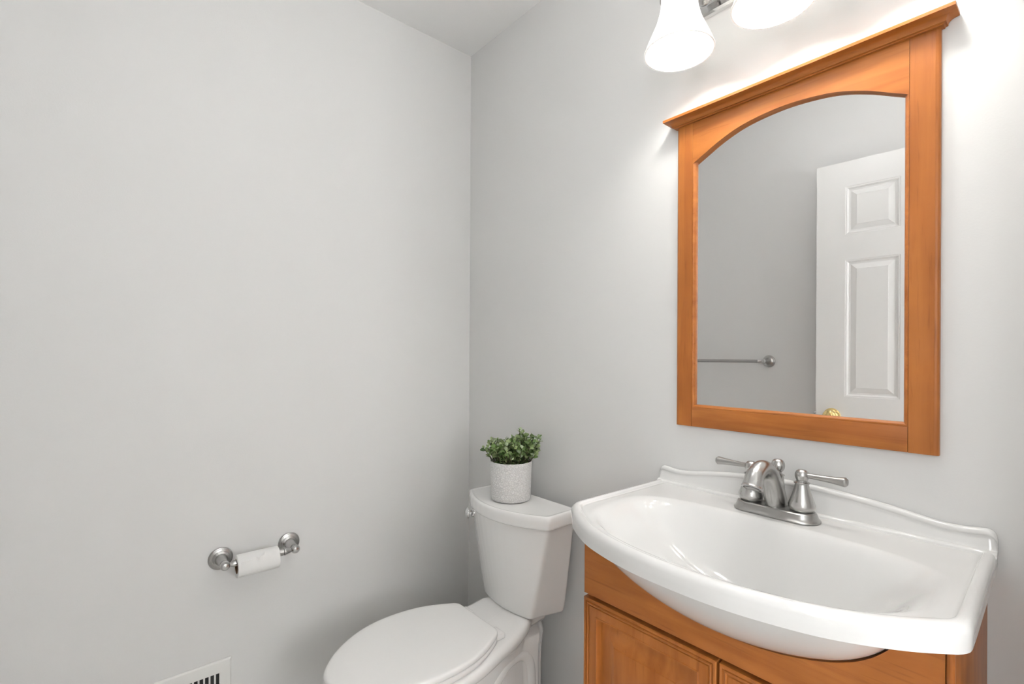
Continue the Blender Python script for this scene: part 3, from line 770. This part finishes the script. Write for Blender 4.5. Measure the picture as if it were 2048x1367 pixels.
b.lathe([(.0050, .009), (.0062, .014), (.0088, .020), (.0092, .024), (.0092, .0335), (.0092, .0350), (.0086, .0360), (.0088, L - .050), (.0092, L - .049), (.0115, L - .049), (.0115, L - .036), (.0095, L - .0345), (.0122, L - .033), (.0122, L - .0305), (.0100, L - .0295), (.0108, L - .028), (.0085, L - .018), (.0058, L - .009)], (HX, Y0, HZ), (0, 1, 0), 32)
b.build('roller', M_nickel, tph, ang=25)
roll = thing('toilet_paper_roll', 'nearly used-up white toilet paper roll on the wall holder', 'toilet paper', (HX, -.822, HZ - .0105))
RC = HZ - .0105; ra, rc, rb = .0325, .0212, .0205; ya, yb_ = -.879, -.766
b = MB(); n = 64; prof = [(rc, ya), (ra - .001, ya), (ra, ya + .0008), (ra, yb_ - .0008), (ra - .001, yb_), (rc, yb_)]
b.loft([[(HX + r * math.cos(2*PI*i/n), y, RC + r * math.sin(2*PI*i/n)) for i in range(n)] for r, y in prof], wrap=True)
# loose torn sheet end lying on the roll
vs = []; fs = []; NA, NB = 10, 22
for j in range(NB + 1):
    v = j / NB; y = lerp(ya + .006, yb_ - .004, v)
    edge = 148 - 26 * v + 7 * math.sin(v * 8) + (13 if .42 < v < .60 else 0)
    for i in range(NA + 1):
        a = math.radians(lerp(215, edge, i / NA)); r = ra + .0005 + .0060 * (i / NA) ** 5 * (1 + .6 * math.sin(v * 14))
        vs.append((HX - r * math.cos(a), y, RC + r * math.sin(a)))
for j in range(NB):
    for i in range(NA): q = j * (NA + 1) + i; fs.append([q, q + 1, q + NA + 2, q + NA + 1])
b.add(vs, fs); b.build('paper', M_paper, roll, ang=50)
b = MB(); prof = [(rb, ya + .0004), (rc - .0001, ya + .0004), (rc - .0001, yb_ - .0004), (rb, yb_ - .0004)]
b.loft([[(HX + r * math.cos(2*PI*i/n), y, RC + r * math.sin(2*PI*i/n)) for i in range(n)] for r, y in prof], wrap=True)
cr = b.build('core', M_card, roll); cr['label'] = 'brown cardboard tube'

# ================================================================ WALL REGISTER
reg = thing('vent_register', 'white metal air register with vertical louvers low on the left wall', 'vent', (0, -1.055, .19))
ry0, ry1, rz0, rz1 = -1.232, -.878, .108, .268
oy0, oy1, oz0, oz1 = -1.200, -.910, .142, .232
b = MB()
def fr_ring(i, x): return [(x, ry0 + i, rz0 + i), (x, ry1 - i, rz0 + i), (x, ry1 - i, rz1 - i), (x, ry0 + i, rz1 - i)]
iy = lambda x, g=0: [(x, oy0 - g, oz0 - g), (x, oy1 + g, oz0 - g), (x, oy1 + g, oz1 + g), (x, oy0 - g, oz1 + g)]
b.loft([fr_ring(0, .0002), fr_ring(0, .003), fr_ring(.004, .0065), fr_ring(.006, .007), iy(.0072, .003), iy(.0060), iy(.0010)], True, False, False)
b.build('frame', M_register, reg, ang=25)
b = MB(); b.box(.0004, .0010, oy0 - .002, oy1 + .002, oz0 - .002, oz1 + .002); b.build('duct_shade_sheet', M_dark, reg)  # near-black sheet painting in the shade of an open duct behind the louvers
y = oy1 - .009
while y > oy0 + .004:
    b = MB()
    pl = [(.0012, y - .0012), (.0062, y - .0046), (.0062, y), (.0012, y + .0006)]
    b.loft([[(x, q, oz0 - .0005) for x, q in pl], [(x, q, oz1 + .0005) for x, q in pl]]); b.build('louver', M_register, reg, smooth=False)
    y -= .01375

# ================================================================ TOWEL BAR (behind the camera, seen in the mirror)
tb = thing('towel_bar', 'brushed nickel towel bar on the rear wall reflected in the mirror', 'towel bar', (.404, YB, 1.162))
TZ = 1.162; TY = YB + .062
for x in (.176, .632):
    b = MB()
    b.lathe([(.0300, .0005), (.0305, .003), (.0290, .006), (.0265, .007), (.0250, .010), (.0220, .011), (.0165, .014), (.0135, .020), (.0105, .032), (.0092, .046), (.0100, .052), (.0118, .057), (.0120, .063), (.0105, .069), (.0065, .073), (.0001, .0745)], (x, YB, TZ), (0, 1, 0), 40)
    b.build('post', M_nickel_h, tb, ang=22)
b = MB(); b.lathe([(.004, .009), (.0055, .014), (.0085, .024), (.0095, .026), (.0095, .028), (.0080, .030), (.0080, .426), (.0095, .428), (.0095, .430), (.0085, .432), (.0055, .442), (.004, .447)], (.176, TY, TZ), (1, 0, 0), 28)
b.build('bar', M_nickel_h, tb, ang=25)
